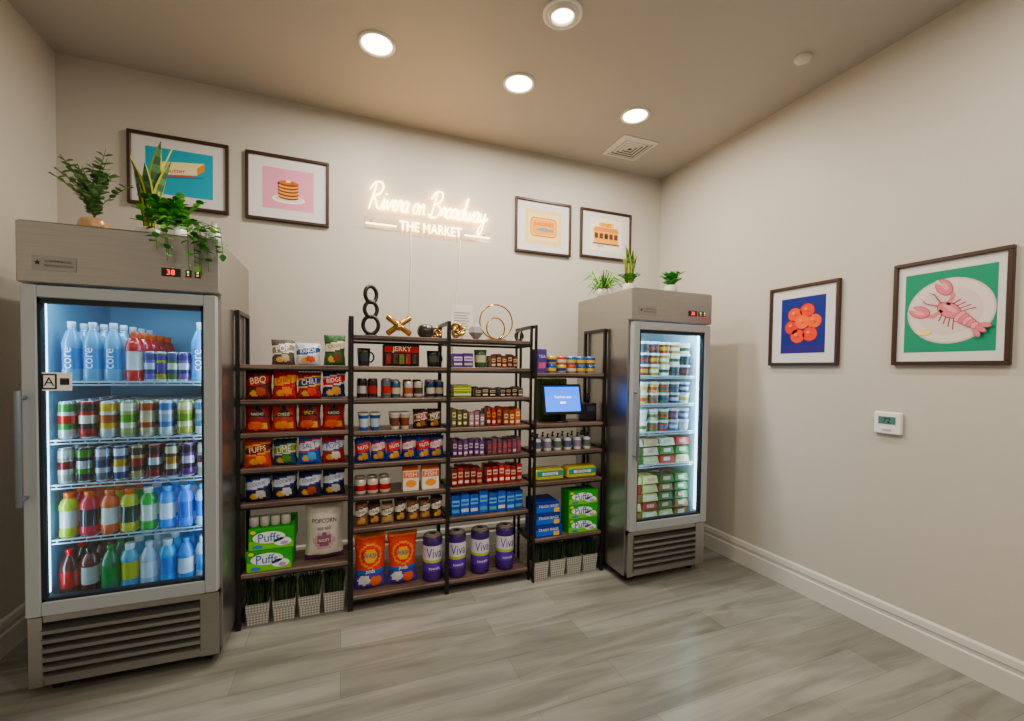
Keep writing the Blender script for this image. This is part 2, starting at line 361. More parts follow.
E1,BOD=fridge(LX0,LX1,2.378,3.08,1.999,'glass_door_refrigerator',[1.345,1.09,.895,.655],'#6fa8c4',1.7)
E2,BOD2=fridge(RX0,RX1,2.357,3.06,1.957,'glass_door_refrigerator',[1.39,1.195,1.0,.775],'#c8dce4',3.2)

def bottle(b,x,y,z,h,r,cap,body,label,shape=0,mat='drink'):
    if shape==0: prof=[(r*.85,0),(r,.01),(r,h*.18),(r*.97,h*.2),(r*.97,h*.55),(r,h*.57),(r*.98,h*.66),(r*.62,h*.82),(r*.36,h*.88),(r*.36,h*.9),(r*.42,h*.9),(r*.42,h)]
    else: prof=[(r*.85,0),(r,.01),(r*.92,h*.2),(r*.92,h*.22),(r*.92,h*.6),(r,h*.62),(r,h*.7),(r*.8,h*.82),(r*.5,h*.87),(r*.5,h*.88),(r*.55,h*.88),(r*.55,h)]
    cols=[body,body,body,label,body,body,body,body,cap,cap,cap]
    b.lathe(x,y,z,prof,mat,cols,14)
def can(b,x,y,z,h,r,c1,c2,top='#c8c8c8',mat='can',seg=14,c3=None):
    prof=[(r*.82,0),(r,.008),(r,h*.25),(r,h*.40),(r,h*.62),(r,h*.72),(r,h*.93),(r*.85,h*.985),(r*.85,h),(r*.8,h),(r*.78,h-.003)]
    b.lathe(x,y,z,prof,mat,[top,c1,c3 or c2,c2,c1,c3 or c1,c1,top,top,top],seg)
N=(0,-1,0); R=(1,0,0); U=(0,0,1)
def xs(n_,a,bb): return [a+(bb-a)*(i+.5)/n_ for i in range(n_)]
b=B(); ia,ib=LX0+.062,LX1-.062; J=5
for j in range(J):
    y=BOD+.092+j*.1
    for i,x in enumerate(xs(3,ia+.015,ia+.235)):
        bottle(b,x,y,1.345,.26,.034,'#eef4f8','#5f94b4','#2f76b0' if i!=1 else '#3a84bc')
        if j==0: b.text('core',(x,y-.034,1.345+.10),U,(-1,0,0),N,.09,'paper','#ffffff')
    bottle(b,ia+.275,y,1.345,.225,.036,'#e86a1c','#b8201e','#d8d4ca',1)
    x=ib-.045; bottle(b,x,y,1.345,.28,.038,'#f2f5f7','#3fa0e0','#1f7fd0')
    if j==0: b.text('core',(x,y-.038,1.345+.10),U,(-1,0,0),N,.10,'paper','#ffffff')
b.build('drink_bottles')
b=B()
cols4=['#b0c028','#c83a4a','#d86a20','#c8c030','#3fa84a','#2f8ade','#1f7ee0','#c8dcec']
for j in range(J):
    for i,x in enumerate(xs(8,ia,ib)):
        bottle(b,x,BOD+.088+j*.1,.655,.195,.034,'#e8722a' if i<4 else '#3aa0e8' if i>4 else '#f0f0f0',cols4[i if j==0 else (i+j)%8],['#d8d4c8','#2a2a30','#e0dcd0','#203a2a','#d8e4d0','#e8f0f8','#2060c0','#2a84e0'][i],1)
cols5=['#4a2018','#5a1c14','#1c7a4c','#6fa7bc','#b8ccd6','#49a1d0','#2c7fc8','#b0c4d0']
for j in range(J):
    for i,x in enumerate(xs(8,ia,ib)):
        bottle(b,x,BOD+.088+j*.1,.3905,.205,.034,['#c43224','#20201f','#2b8c4a','#f2f4f6','#e8ecf0','#f2f4f6','#3a88d0','#f0f0f0'][i],cols5[i],['#b02a20','#c8c4bc','#2a8a44','#d8d44a','#e6eef2','#2e7fd0','#dfe6ea','#3d90d6'][i],i%2)
b.build('drink_bottles')
b=B()
for j in range(J):
    for i,x in enumerate(xs(4,ia+.315,ib-.087)):
        can(b,x,BOD+.088+j*.1,1.345,.135,.027,['#6a5a9e','#a89a4c','#4c6f3e','#8a5a9a'][i],['#c8c8d8','#4a3a7e','#d8d4b8','#e0dce8'][i],c3='#3a3a6a')
b.build('drink_cans')
b=B()
row2=['#c8c8c4','#a8342e','#d2d2ca','#a7b078','#c9b998','#d4d6d8','#b8b060','#d8dadc']
for j in range(J):
    for i,x in enumerate(xs(8,ia,ib)):
        can(b,x,BOD+.088+j*.1,1.09,.165,.0315,row2[i],['#b33425','#e8e2d0','#b05a34','#5f943a','#d9c2a0','#8fa8bf','#6a8a2a','#93a3b4'][i],c3=['#4a8a4a','#3a2020','#e0b040','#f0ead0','#a04a30','#3a6a9a','#e8e0b0','#4a7aa8'][i])
row3=['#a9a29b','#2a2630','#6c6f76','#2a3a6a','#b0986a','#8a2a2a','#3a2030','#6a3a6e','#a8a394']
for j in range(J):
    for i,x in enumerate(xs(9,ia,ib)):
        can(b,x,BOD+.083+j*.1,.895,.155,.028,row3[i],['#6f2020','#c8c8cc','#2c3a5a','#c8a040','#902a20','#cccccc','#a07030','#c8b8c8','#5e2f34'][i],c3=['#d0ccc4','#4a8a3a','#c0c4cc','#d0d4dc','#3a2a20','#301818','#d0c0a0','#2a1a2a','#e0d8c8'][i])
b.build('drink_cans')
b=B(); px,pz,py=-1.105,1.345,2.378+.0145
b.box(px-.050,px+.050,py-.003,py,pz-.038,pz+.038,'paper','#f3f2ee'); b.box(px-.046,px+.002,py-.004,py-.003,pz-.032,pz+.032,'paper','#151515'); b.box(px-.040,px-.004,py-.0045,py-.004,pz-.026,pz+.026,'paper','#efeeea')
b.text('A',(px-.022,py-.005,pz),R,U,N,.034,'paper','#151515'); b.box(px+.012,px+.042,py-.004,py-.003,pz-.014,pz+.014,'paper','#2b2b2b'); b.build('door_placard',E1)
random.seed(11)
b=B(); ra,rb=RX0+.062,RX1-.062
for (z,pal,hh,rr,nl) in [(1.39,['#1f2c44','#e6ddcc','#8a3a2a','#2c4a3a','#c8a050'],.078,.040,3),(1.195,['#e8e4da','#3a6a4a','#d8b060','#24407a','#b04a3a'],.075,.040,2),(1.0,['#d8d8d8','#a8443a','#e6ddc0','#4a6aa0','#4a7a3a'],.078,.040,2)]:
    for j in range(4):
        for i,x in enumerate(xs(6,ra,rb)):
            for lv in range(nl):
                c=vary(pal[(i*2+lv*3+j)%5]); c2=pal[(i*2+lv*3+j+2)%5]
                b.lathe(x,BOD2+.1+j*.1,z+lv*hh,[(rr*.78,0),(rr*.84,hh*.25),(rr*.9,hh*.55),(rr*.94,hh*.78),(rr,hh*.86),(rr,hh*.98)],'plastic',[c,c2,c,'#e8e6e0','#f2f2f0'],14)
b.build('deli_cups')
b=B()
for (z,pal,rows) in [(.775,['#5a8a2a','#d8c898','#2a6a2c','#c8442a','#e8e0c8'],3),(.39,['#8a5a38','#3a6a24','#b87840','#d8c890','#a83a2a'],5)]:
    for j in range(3):
        for i,x in enumerate(xs(4,ra,rb)):
            for lv in range(rows):
                h_=.062; y=BOD2+.07+j*.14; z0=z+lv*h_; w=.062; x_=x+random.uniform(-.003,.003)
                b.add([(x_-w,y,z0),(x_+w,y,z0),(x_+w,y+.125,z0),(x_-w,y+.125,z0),(x_-w*.85,y+.008,z0+h_*.8),(x_+w*.85,y+.008,z0+h_*.8),(x_+w*.85,y+.115,z0+h_*.8),(x_-w*.85,y+.115,z0+h_*.8)],[(0,3,2,1),(4,5,6,7),(0,1,5,4),(1,2,6,5),(2,3,7,6),(3,0,4,7)],'plastic',vary(random.choice(pal)))
                q=random.uniform(.25,.5); b.box(x_-w*.5,x_+w*q,y+.001,y+.004,z0+h_*.25,z0+h_*.65,'paper',random.choice(['#ece8dc','#d8d0b0','#e8b0a0','#c8d8b0']))
b.build('sandwich_packs')

# ---------------------------------------------------------------- shelf units
def shelf_unit(x0,x1,yf,levels,pl=.02,pr=.02,depth=.285):
    top=1.713; b=B(); c='#121010'; yb=yf+depth; q=.02
    for x,p in ((x0,pl),(x1-pr,pr)):
        for y in (yf,yb-q): b.box(x,x+p,y,y+q,0,top,'metalpaint',c)
        b.box(x,x+p,yf+q,yb-q,top-q,top,'metalpaint',c); b.box(x,x+p,yf+q,yb-q,.03,.03+q,'metalpaint',c)
    for z in levels:
        for x,p in ((x0,pl),(x1-pr,pr)): b.box(x+.002,x+p-.002,yf+q,yb-q,z-.031,z-.010,'metalpaint',c)
        b.box(x0+pl,x1-pr,yb-q+.004,yb-.004,z-.03,z-.014,'metalpaint',c)
        b.box(x0+pl,x1-pr,yf+.003,yf+.016,z-.022,z-.0125,'metalpaint',c)
        b.cbox(x0+pl+.001,x1-pr-.001,yf+.001,yb-q+.002,z-.012,z+.008,'shelfwood','#ffffff',.0015)
    return b.build('metal_frame_shelving_unit')
LV=[1.60,1.42,1.23,1.04,.85,.66,.47,.075]
YR=2.63
shelf_unit(-.519,.053,SHY,[1.42,1.23,1.05,.86,.67,.29],.02,.013)
shelf_unit(.054,.622,SHY,LV,.013,.011); shelf_unit(.623,1.188,SHY,LV,.011,.013)
shelf_unit(1.189,1.735,YR,[1.39,1.05,.86,.66,.28],.013,.02)
ST=.0085

def pchip(base,logo,accent,pic,style=0):
    def f(u,v,s_):
        if v>.95 or v<.05: return '#b9b9b9' if style==3 else accent if style==2 else base
        if s_>0: return base
        if style==1:
            if .50<v<.9 and abs(u-.5)<(.92-v)*.9: return logo
            if v<.42 and (u-.42)**2/.09+(v-.22)**2/.022<1: return pic
            if v<.36 and (u-.72)**2/.03+(v-.2)**2/.014<1: return '#e8b040'
            return base
        t=v-.62-.14*(u-.5)
        if abs(t)<.15*(1-.6*abs(u-.5)): return logo
        if abs(t)<.185: return accent
        if (u-.62)**2/.05+(v-.27)**2/.022<1: return pic
        if (u-.36)**2/.035+(v-.2)**2/.013<1: return '#e0b060' if pic!='#e0b060' else pic
        if v>.86 and style==2: return accent
        return base
    return f
def bagrow(name,z,items,yf=SHY,depth2=True,bd=.055):
    b=B()
    for k,it in enumerate(items):
        x,w,h,P=it[:4]; tx=it[4] if len(it)>4 else ()
        if isinstance(tx,str): tx=((tx,.5,.63,.66,it[5],.13),)
        random.seed(int(x*1000)+int(z*100))
        b.bag(x,yf+.045+.012*(k%2),z+ST+.001,w,h,bd,P,tilt=.06+.07*random.random(),yaw=random.uniform(-.16,.16),texts=tx)
        if depth2: b.bag(x+.004,yf+.125,z+ST+.001,w*.92,h*.98,.045,P,tilt=.06,yaw=random.uniform(-.08,.08),nu=8,nv=10)
    return b.build(name)
X4=(-.422,-.295,-.168,-.041)
bagrow('snack_bags',1.42,[(-.30,.11,.14,pchip('#4a443e','#8d857a','#efe9dc','#b9a98c'),'POP','#ffffff'),(-.175,.13,.125,pchip('#c8ced6','#2c4c8e','#ffffff','#c85a20'),'RANCH','#ffffff'),(-.035,.12,.175,pchip('#2f5a34','#e8dcc0','#233820','#6a3a24'),'CRISPS','#203820')])
bagrow('chip_bags',1.23,[(X4[0],.126,.16,pchip('#5a120e','#a81c14','#3a0a08','#a8481e'),'BBQ','#f4d8b0'),(X4[1],.132,.165,pchip('#b82010','#f0a820','#a01010','#f0902a'),'CHIPS','#c01810'),(X4[2],.128,.152,pchip('#8e1e20','#36307a','#e8c040','#d4481e'),'CHILI','#f4e8f0'),(X4[3],.132,.168,pchip('#10205a','#c8262a','#e9e4da','#d8a860',3),'RIDGE','#ffffff')])
bagrow('chip_bags',1.05,[(X4[0],.130,.165,pchip('#8c1a12','#1a0a08','#2a0a08','#d8641c',1),(('NACHO',.5,.60,.5,'#f4e8d8',0),)),(X4[1],.130,.158,pchip('#b03a14','#1c1010','#201010','#e88a30',1),(('CHEESE',.5,.60,.5,'#f8e8c0',0),)),(X4[2],.126,.168,pchip('#7a0f0e','#120808','#f2e8e0','#c85a20',1),(('SPICY',.5,.60,.46,'#f0c030',0),)),(X4[3],.130,.16,pchip('#a61410','#180c0c','#f2e8e0','#d86420',1),(('NACHO',.5,.60,.5,'#f4e8d8',0),))])
bagrow('chip_bags',.86,[(X4[0],.132,.155,pchip('#c8501a','#7c1a14','#f0b030','#f09a28'),'PUFFS','#ffe8b8'),(X4[1],.124,.14,pchip('#22465c','#78983a','#d8d8c0','#5a8c2a'),'LIME','#f4f4e0'),(X4[2],.124,.17,pchip('#1850b4','#e4e8f0','#c8262a','#60a0d8'),'SALT','#1c3c9a'),(X4[3],.130,.155,pchip('#a3241e','#e8e8ee','#2444a0','#e8e0d0'),'POPS','#2444a0')])
bagrow('cookie_bags',.67,[(x,.128,.155,pchip('#0e1532','#dfe3ec','#1c3c9a',c_),'COOKIE','#1c3c9a') for x,c_ in zip(X4,('#c8c4c0','#d8d8e0','#9a4430','#bcb8bc'))])
def ppop(u,v,s_):
    if v>.96: return '#d8d0c8'
    if s_<0:
        if .20<v<.50 and (u-.5)**2/.09+(v-.35)**2/.03<1: return '#8a5a78' if (u-.5)**2/.04+(v-.36)**2/.014<1 else '#c8a8b4'
        if v<.10: return '#5b3a58'
    return '#dcd6ce'
b=B(); b.bag(-.09,SHY+.085,.29+ST+.001,.215,.33,.11,ppop,tilt=.04,texts=(('POPCORN',.5,.70,.66,'#3a2f3a',0),('sea salt',.5,.58,.4,'#6a5a6a',0),('BOOTY',.5,.36,.3,'#f4ece4',0))); b.build('popcorn_bag')
def tissue(b,x0,x1,y0,y1,z0,z1):
    b.cbox(x0,x1,y0,y1,z0,z1,'paper','#38a030',.002); xm=(x0+x1)/2; zm=(z0+z1)/2; w=(x1-x0)/2; h=(z1-z0)/2
    el=lambda cx,cy,rx,ry:[(cx+rx*cos(a*pi/12),cy+ry*sin(a*pi/12)) for a in range(24)]
    o=(xm,y0,zm); b.flat(o,R,U,N,[(-w*.98,-h*.95),(w*.98,-h*.95),(w*.98,-h*.4),(-w*.98,-h*.1)],1,'paper','#7cc83a')
    b.flat(o,R,U,N,el(-w*.1,h*.15,w*.72,h*.56),2,'paper','#eef6f2'); b.flat(o,R,U,N,el(w*.5,-h*.35,w*.4,h*.4),2,'paper','#f4f8f6'); b.text('Puffs',(xm-w*.1,y0,zm+h*.15),R,U,N,w*.95,'paper','#1c48a8',lay=4,hs=1.15)
    b.flat(o,R,U,N,el(w*.58,-h*.5,w*.18,h*.2),3,'paper','#b89ad0'); b.flat(o,R,U,N,el(-w*.6,-h*.68,w*.22,h*.16),3,'paper','#4a7ac8')
    b.flat(o,R,U,N,el(-w*.8,h*.72,w*.12,h*.16),3,'paper','#f0e04a')
b=B()
for k in range(2):
    for r_ in range(2): tissue(b,-.475+.01*k,-.255+.01*k,SHY+.02+.13*r_,SHY+.145+.13*r_,.299+.118*k,.415+.118*k)
b.build('tissue_boxes')
b=B()
for k in range(4): b.lathe(-.445+.052*k,SHY+.07,.536,[(.02,0),(.024,.004),(.024,.05),(.02,.055)],'paper','#b8b6af',14)
b.build('toilet_paper_rolls')
b=B()
for k in range(3): tissue(b,1.465,1.695,YR+.02,YR+.14,.289+.098*k,.385+.098*k)
b.build('tissue_boxes')
b=B()
for k in range(3):
    z0=.289+.08*k; b.cbox(1.215,1.415-.012*k,YR+.02,YR+.2,z0,z0+.078,'paper','#16348c',.002)
    o=(1.31,YR+.02,z0+.039); b.flat(o,R,U,N,[(-.09,-.03),(.09,-.03),(.09,.0),(-.09,.012)],1,'paper','#2060d0'); b.text('TRASH BAGS',(1.31,YR+.02,z0+.05),R,U,N,.15,'paper','#f4f6fa',lay=2); b.flat((1.37,YR+.02,z0+.02),R,U,N,[(-.02,-.014),(.02,-.014),(.02,.014),(-.02,.014)],3,'paper','#e8c030')
b.build('trash_bag_boxes')
def planter(x,y0):
    b=B(); w=.058; d=.058; y=y0+d
    b.add([(x-w*.88,y-d*.88,0),(x+w*.88,y-d*.88,0),(x+w*.88,y+d*.88,0),(x-w*.88,y+d*.88,0),(x-w,y-d,.115),(x+w,y-d,.115),(x+w,y+d,.115),(x-w,y+d,.115),(x-w+.006,y-d+.006,.115),(x+w-.006,y-d+.006,.115),(x+w-.006,y+d-.006,.115),(x-w+.006,y+d-.006,.115)],
      [(3,2,1,0),(0,1,5,4),(1,2,6,5),(2,3,7,6),(3,0,4,7),(4,5,9,8),(5,6,10,9),(6,7,11,10),(7,4,8,11)],'woven','#ffffff')
    b.box(x-w+.006,x+w-.006,y-d+.006,y+d-.006,.09,.105,'matte','#1d1712')
    for k in range(560):
        px_,py_=x+random.uniform(-.050,.050),y+random.uniform(-.050,.050)
        h=random.uniform(.09,.15); lx,ly=(px_-x)*.22+random.uniform(-.008,.008),(py_-y)*.3+random.uniform(-.015,.01); ww=.0026; th=random.uniform(0,pi)
        cx_,sy_=ww*cos(th),ww*sin(th); c=random.choice(['#1c2c18','#121a10','#283a20','#22301c','#33452a','#44523a'])
        b.add([(px_-cx_,py_-sy_,.1),(px_+cx_,py_+sy_,.1),(px_+cx_*.8+lx*.4,py_+sy_*.8+ly*.4,.1+h*.6),(px_-cx_*.8+lx*.4,py_-sy_*.8+ly*.4,.1+h*.6),(px_+lx,py_+ly,.1+h)],[(0,1,2,3),(3,2,4)],'leaf',c)
    b.build('potted_grass')
for i in range(4): planter(-.425+.13*i,SHY+.03)
for i in range(4): planter(1.265+.128*i,YR+.03)

# --- mid-left contents
def mug(b,x,y,z,h,r,c1,c2,handle=True):
    b.lathe(x,y,z,[(r*.8,0),(r*.85,.004),(r*.9,h*.3),(r*.97,h*.7),(r,h),(r*.93,h),(r*.9,h*.9),(r*.001,h*.86)],'ceramic',[c1,c1,c2,c1,c1,c1,'#1a1412'],18,False)
    if handle:
        pts=[(x+r*.9+ .022*sin(a),y-.004,z+h*.5+h*.28*cos(a)) for a in [pi*k/8 for k in range(9)]]; b.tube(pts,.005,'ceramic',c1,6)
z=1.42+ST; b=B(); mug(b,.125,SHY+.07,z,.105,.038,'#17191c','#26303a'); mug(b,.535,SHY+.07,z,.10,.04,'#141414','#3a4438'); b.build('coffee_mugs')
b=B(); b.cbox(.235,.445,SHY+.03,SHY+.13,z+.001,z+.13,'paper','#221512',.003)
b.box(.24,.44,SHY+.028,SHY+.03,z+.085,z+.118,'paper','#a4261c')
for k in range(5): b.cbox(.245+.038*k,.278+.038*k,SHY+.018,SHY+.03,z+.012,z+.075,'foil',['#7a1c14','#3a2418','#5a6a34','#8a2a1c','#2c1c16'][k],.003)
b.text('JERKY',(.34,SHY+.027,z+.1015),R,U,N,.11,'paper','#f0e6d0'); b.build('jerky_display_box')
z=1.23+ST; b=B()
for x,c1,c2 in ((.115,'#2c2326','#c8c2c8'),(.175,'#39222c','#a83830'),(.255,'#6a7480','#c03c32'),(.31,'#3c5a78','#d8c8b0'),(.385,'#d8d2ca','#b0604a'),(.445,'#c8c4be','#4a3c38'),(.52,'#23365e','#d8d4c8'),(.575,'#1c2c50','#b8aa94')):
    can(b,x,SHY+.06,z,.118 if x<.3 else .10,.028,c1,c2,'#9a9894'); can(b,x,SHY+.13,z,.11,.028,c2,c1,'#9a9894')
b.build('drink_powder_cups')
z=1.04+ST; b=B()
for x,c1,c2 in ((.125,'#2e5aa0','#c8d4e4'),(.19,'#2a4a86','#b8c6d8'),(.305,'#d2c8ba','#6a4030'),(.365,'#c4b8a8','#7a3c2c')):
    for yy in (.06,.13): b.lathe(x,SHY+yy,z,[(.022,0),(.024,.02),(.028,.07),(.03,.09),(.032,.092),(.032,.1)],'paper',[c1,c2,c1,'#e8e4dc','#e8e4dc'],16)
b.build('noodle_cups')
bagrow('nut_bags',1.04,[(.46,.09,.115,pchip('#3a221c','#a8482c','#f0e0c8','#8c5a34'),'NUTS','#ffffff'),(.545,.085,.115,pchip('#2e1c1a','#8a6a3a','#f0e0c8','#a8723c'),'MIX','#ffffff')])
bagrow('nut_bags',.85,[(x,.096,.14,pchip('#16348a','#e8eaf0' if i%2 else '#c82c28','#c82c28','#c8963c'),'NUTS','#c82c28' if i%2 else '#ffffff') for i,x in enumerate((.12,.21,.30,.39,.48,.560))])
z=.66+ST; b=B()
for k,x in enumerate((.108,.178,.248)):
    for y in (SHY+.06,SHY+.14): can(b,x,y,z,.09,.033,'#e4ddd0','#b8281e','#b8b4ac')
b.build('soup_cans')
b=B()
for x,w in ((.40,.095),(.52,.105)):
    b.cbox(x-w/2,x+w/2,SHY+.03,SHY+.10,z,z+.125,'paper','#f2ede2',.002); o=(x,SHY+.03,z+.06)
    b.add([(x-w/2,SHY+.03,z+.125),(x+w/2,SHY+.03,z+.125),(x+w/2,SHY+.10,z+.125),(x-w/2,SHY+.10,z+.125),(x-w/2,SHY+.065,z+.155),(x+w/2,SHY+.065,z+.155)],[(0,1,5,4),(2,3,4,5),(0,4,3),(1,2,5)],'paper','#e87a1e')
    el=[(.034*cos(a*pi/8),.022*sin(a*pi/8)) for a in range(16)]
    b.flat(o,R,U,N,[(-w*.48,.02),(w*.48,.02),(w*.48,.058),(-w*.48,.058)],1,'paper','#e87a1e'); b.flat((x,SHY+.03,z+.045),R,U,N,el,2,'paper','#f09a28'); b.text('FISH',(x,SHY+.03,z+.1),R,U,N,w*.7,'paper','#ffffff',lay=3)
b.build('cracker_cartons')
bagrow('trail_mix_bags',.47,[(x,.076,.135-.01*(i%3),pchip(['#8a6450','#5a3424','#a89078','#4a3028','#7a5444','#8a6450','#3a2820'][i],'#ece4d6','#3a201a','#c89a64'),'TRAIL','#3a201a') for i,x in enumerate((.113,.189,.265,.341,.417,.493,.566))])
z=.075+ST
def ppod(u,v,s_):
    if v>.93: return '#f08a30'
    if s_<0:
        e=(u-.5)**2/.15+(v-.62)**2/.045
        if e<.35: return '#f0c030'
        if e<.68: return '#e8442a'
        if e<1.0: return '#f2a030'
        if v<.30 and (u-.3)**2/.035+(v-.18)**2/.01<1: return '#e8ecf4'
        if v<.30 and (u-.68)**2/.035+(v-.14)**2/.01<1: return '#f07a28'
        if v<.30: return '#4a3aa0'
        if v<.38: return '#2a6ac8'
    return '#e0521a'
tp=(('WASH',.5,.63,.52,'#1c3c9a',0),('pods',.5,.34,.3,'#ffffff',0))
b=B(); b.bag(.165,SHY+.075,z+.001,.19,.33,.10,ppod,tilt=.04,nu=22,nv=30,texts=tp); b.bag(.358,SHY+.075,z+.001,.185,.32,.10,ppod,tilt=.04,nu=22,nv=30,texts=tp); b.build('detergent_pod_bags')
b=B()
for i,x in enumerate((.545,.70,.86,1.035)):
    y=SHY+.08; h=.29; r_=.062
    b.lathe(x,y,z,[(r_*.9,0),(r_,.006),(r_,h*.22),(r_,h*.42),(r_,h*.48),(r_,h*.78),(r_,h*.90),(r_*.92,h*.97),(r_*.7,h),(.02,h),(.018,h-.01)],'foil',['#3e2566','#42207c','#5a32a8','#b8c83a','#e9e4ee','#3a2070','#3a3052','#8a8070','#c8c0cc','#5a4a3a'],24,False)
    b.text('Viva',(x,y-r_,z+h*.63),R,U,N,.10,'paper','#3c1f8a',hs=1.45,wrap=r_)
    b.text('towels',(x,y-r_,z+h*.30),R,U,N,.07,'paper','#e8e0f4',wrap=r_)
b.build('paper_towel_rolls')
# --- mid-right contents
def packs(name,z,items,yf=SHY,mat='foil'):
    b=B(); random.seed(int(z*100))
    for x0,x1,h,c1,c2,n_ in items:
        w=(x1-x0)/n_
        for i in range(n_):
            for j in range(2):
                a=x0+w*i+.002; q=x0+w*(i+1)-.002; y=yf+.035+.07*j+random.uniform(-.006,.006); zz=z+ST+.001; hh=h*random.uniform(.88,1.08); cc=vary(c1,.22)
                b.cbox(a,q,y,y+.055,zz,zz+hh,mat,cc,.004)
                u0=random.uniform(.45,.55); b.box(a+.005,q-.005,y-.001,y+.001,zz+hh*u0,zz+hh*(u0+.28),'paper',c2); b.box(a+.006,q-.006,y-.001,y+.001,zz+hh*.15,zz+hh*.3,'paper','#e6ddcc' if random.random()<.35 else vary(c2,.2))
                b.box(a+.008,q-.008,y-.0015,y+.001,zz+hh*(u0+.08),zz+hh*(u0+.18),'paper',cc)
    return b.build(name)
packs('snack_bar_boxes',1.42,[(.655,.79,.085,'#5a3a96','#e8e0ec',2),(.905,1.10,.085,'#6a3a2c','#c8a888',5)])
b=B(); mug(b,.845,SHY+.07,1.42+ST,.115,.042,'#3c5a38','#c8c8a8',False); b.build('snack_cup')
packs('snack_bar_boxes',1.23,[(.655,.78,.085,'#8a9430','#e8dc50',1),(.80,.945,.062,'#2a211e','#b8a88c',3),(.97,1.14,.062,'#241c1b','#a8987c',4)])
packs('protein_bars',1.04,[(.65,.755,.11,'#6a6a34','#e8dcb8',3),(.765,.87,.09,'#9a7a84','#e8e0e4',3),(.88,.985,.12,'#8a2c18','#e88a50',3),(1.0,1.12,.11,'#b85a28','#f0d0a0',3)])
packs('protein_bars',.85,[(.655,.87,.105,'#5a3a70','#c8b8c8',6),(.89,1.13,.10,'#6a4a5c','#b04c4c',7)])
packs('candy_packs',.66,[(.65,.86,.115,'#8c1c18','#d8b8a0',5),(.885,1.14,.115,'#a82c24','#e0d0c0',6)])
packs('rice_treat_boxes',.47,[(.65,1.15,.14,'#1454bc','#7cb8f0',8)])
# --- right unit contents
z=1.39+ST; b=B(); b.cbox(1.215,1.285,YR+.03,YR+.16,z,z+.16,'paper','#4a3a80',.003); b.text('TEA',(1.25,YR+.03,z+.11),R,U,N,.05,'paper','#e8e0f0'); b.box(1.225,1.275,YR+.029,YR+.03,z+.03,z+.07,'paper','#c85a8a'); b.build('tea_box')
b=B()
for i in range(5):
    for lv in range(2):
        for j in range(2): can(b,1.335+.076*i,YR+.065+.08*j,z+.058*lv,.057,.036,['#2a4a9c','#e8b820','#b8482c','#2a6aaa','#3a5a9c'][(i+lv)%5],['#e8c848','#24408c','#e8e0c8','#e0b840','#d8c060'][(i+lv)%5],'#b8b4ac')
b.build('canned_tuna')
z=1.05+ST; E=empty('checkout_tablet_kiosk',(1.42,YR+.1,z))
b=B(); b.M=Matrix.Translation((1.415,YR+.05,z+.160))@Matrix.Rotation(radians(-12),4,'X')
b.cbox(-.15,.15,-.008,.012,-.105,.105,'plastic','#0d0d0f',.006); b.box(-.132,.132,-.0095,-.008,-.085,.085,'screen'); b.text('Touch to start',(0,-.0105,.015),R,U,N,.13,'white_txt'); b.box(-.02,.02,-.0105,-.0095,-.03,-.018,'white_txt'); b.build('tablet',E)
b=B(); b.lathe(1.415,YR+.09,z,[(.06,0),(.06,.008),(.055,.012),(.015,.014),(.013,.12)],'metalpaint','#1c1c1e',22); b.box(1.395,1.435,YR+.068,YR+.10,z+.10,z+.17,'matte','#1a1a1a'); b.build('stand',E)
b=B(); b.cbox(1.31,1.52,YR+.18,YR+.24,z,z+.30,'paper','#4a5a24',.003); b.box(1.32,1.51,YR+.179,YR+.18,z+.245,z+.295,'paper','#98a83a'); b.text('SNACKS',(1.415,YR+.178,z+.27),R,U,N,.16,'paper','#20301a'); b.build('cardboard_display_box')
b=B(); b.cbox(1.605,1.70,YR+.06,YR+.16,z,z+.13,'plastic','#161719',.006); b.box(1.62,1.685,YR+.058,YR+.06,z+.07,z+.11,'plastic','#34373b'); b.tube([(1.65,YR+.10,z+.13),(1.65,YR+.10,z+.2)],.012,'plastic','#1c1c1e',10); b.build('card_reader')
z=.86+ST; b=B()
for i in range(6):
    x=1.235+.077*i
    for j in range(2):
        y=YR+.06+.08*j
        b.lathe(x,y,z,[(.024,0),(.027,.004),(.027,.02),(.027,.065),(.024,.078),(.01,.085),(.01,.095)],'plastic',['#d8dcdc','#d8dcdc',['#4a5a70','#8a7a9a','#5a6a60'][i%3],'#d8dcdc','#d8dcdc','#2c2c30'],14); b.tube([(x,y,z+.095),(x,y,z+.115),(x-.003,y-.022,z+.115)],.005,'plastic','#26262a',6)
b.build('hand_sanitizer_bottles')
z=.66+ST; b=B()
for x0,x1 in ((1.215,1.43),(1.455,1.69)):
    b.cbox(x0,x1,YR+.03,YR+.14,z,z+.08,'foil','#d0c850',.012); b.box(x0+.012,x1-.012,YR+.029,YR+.03,z+.03,z+.066,'paper','#1a8a8a'); b.box(x0+.05,x1-.05,YR+.028,YR+.029,z+.038,z+.056,'paper','#f0efe4'); b.text('SPONGE',((x0+x1)/2,YR+.028,z+.047),R,U,N,.09,'paper','#1a4a8a')
b.build('sponge_packs')

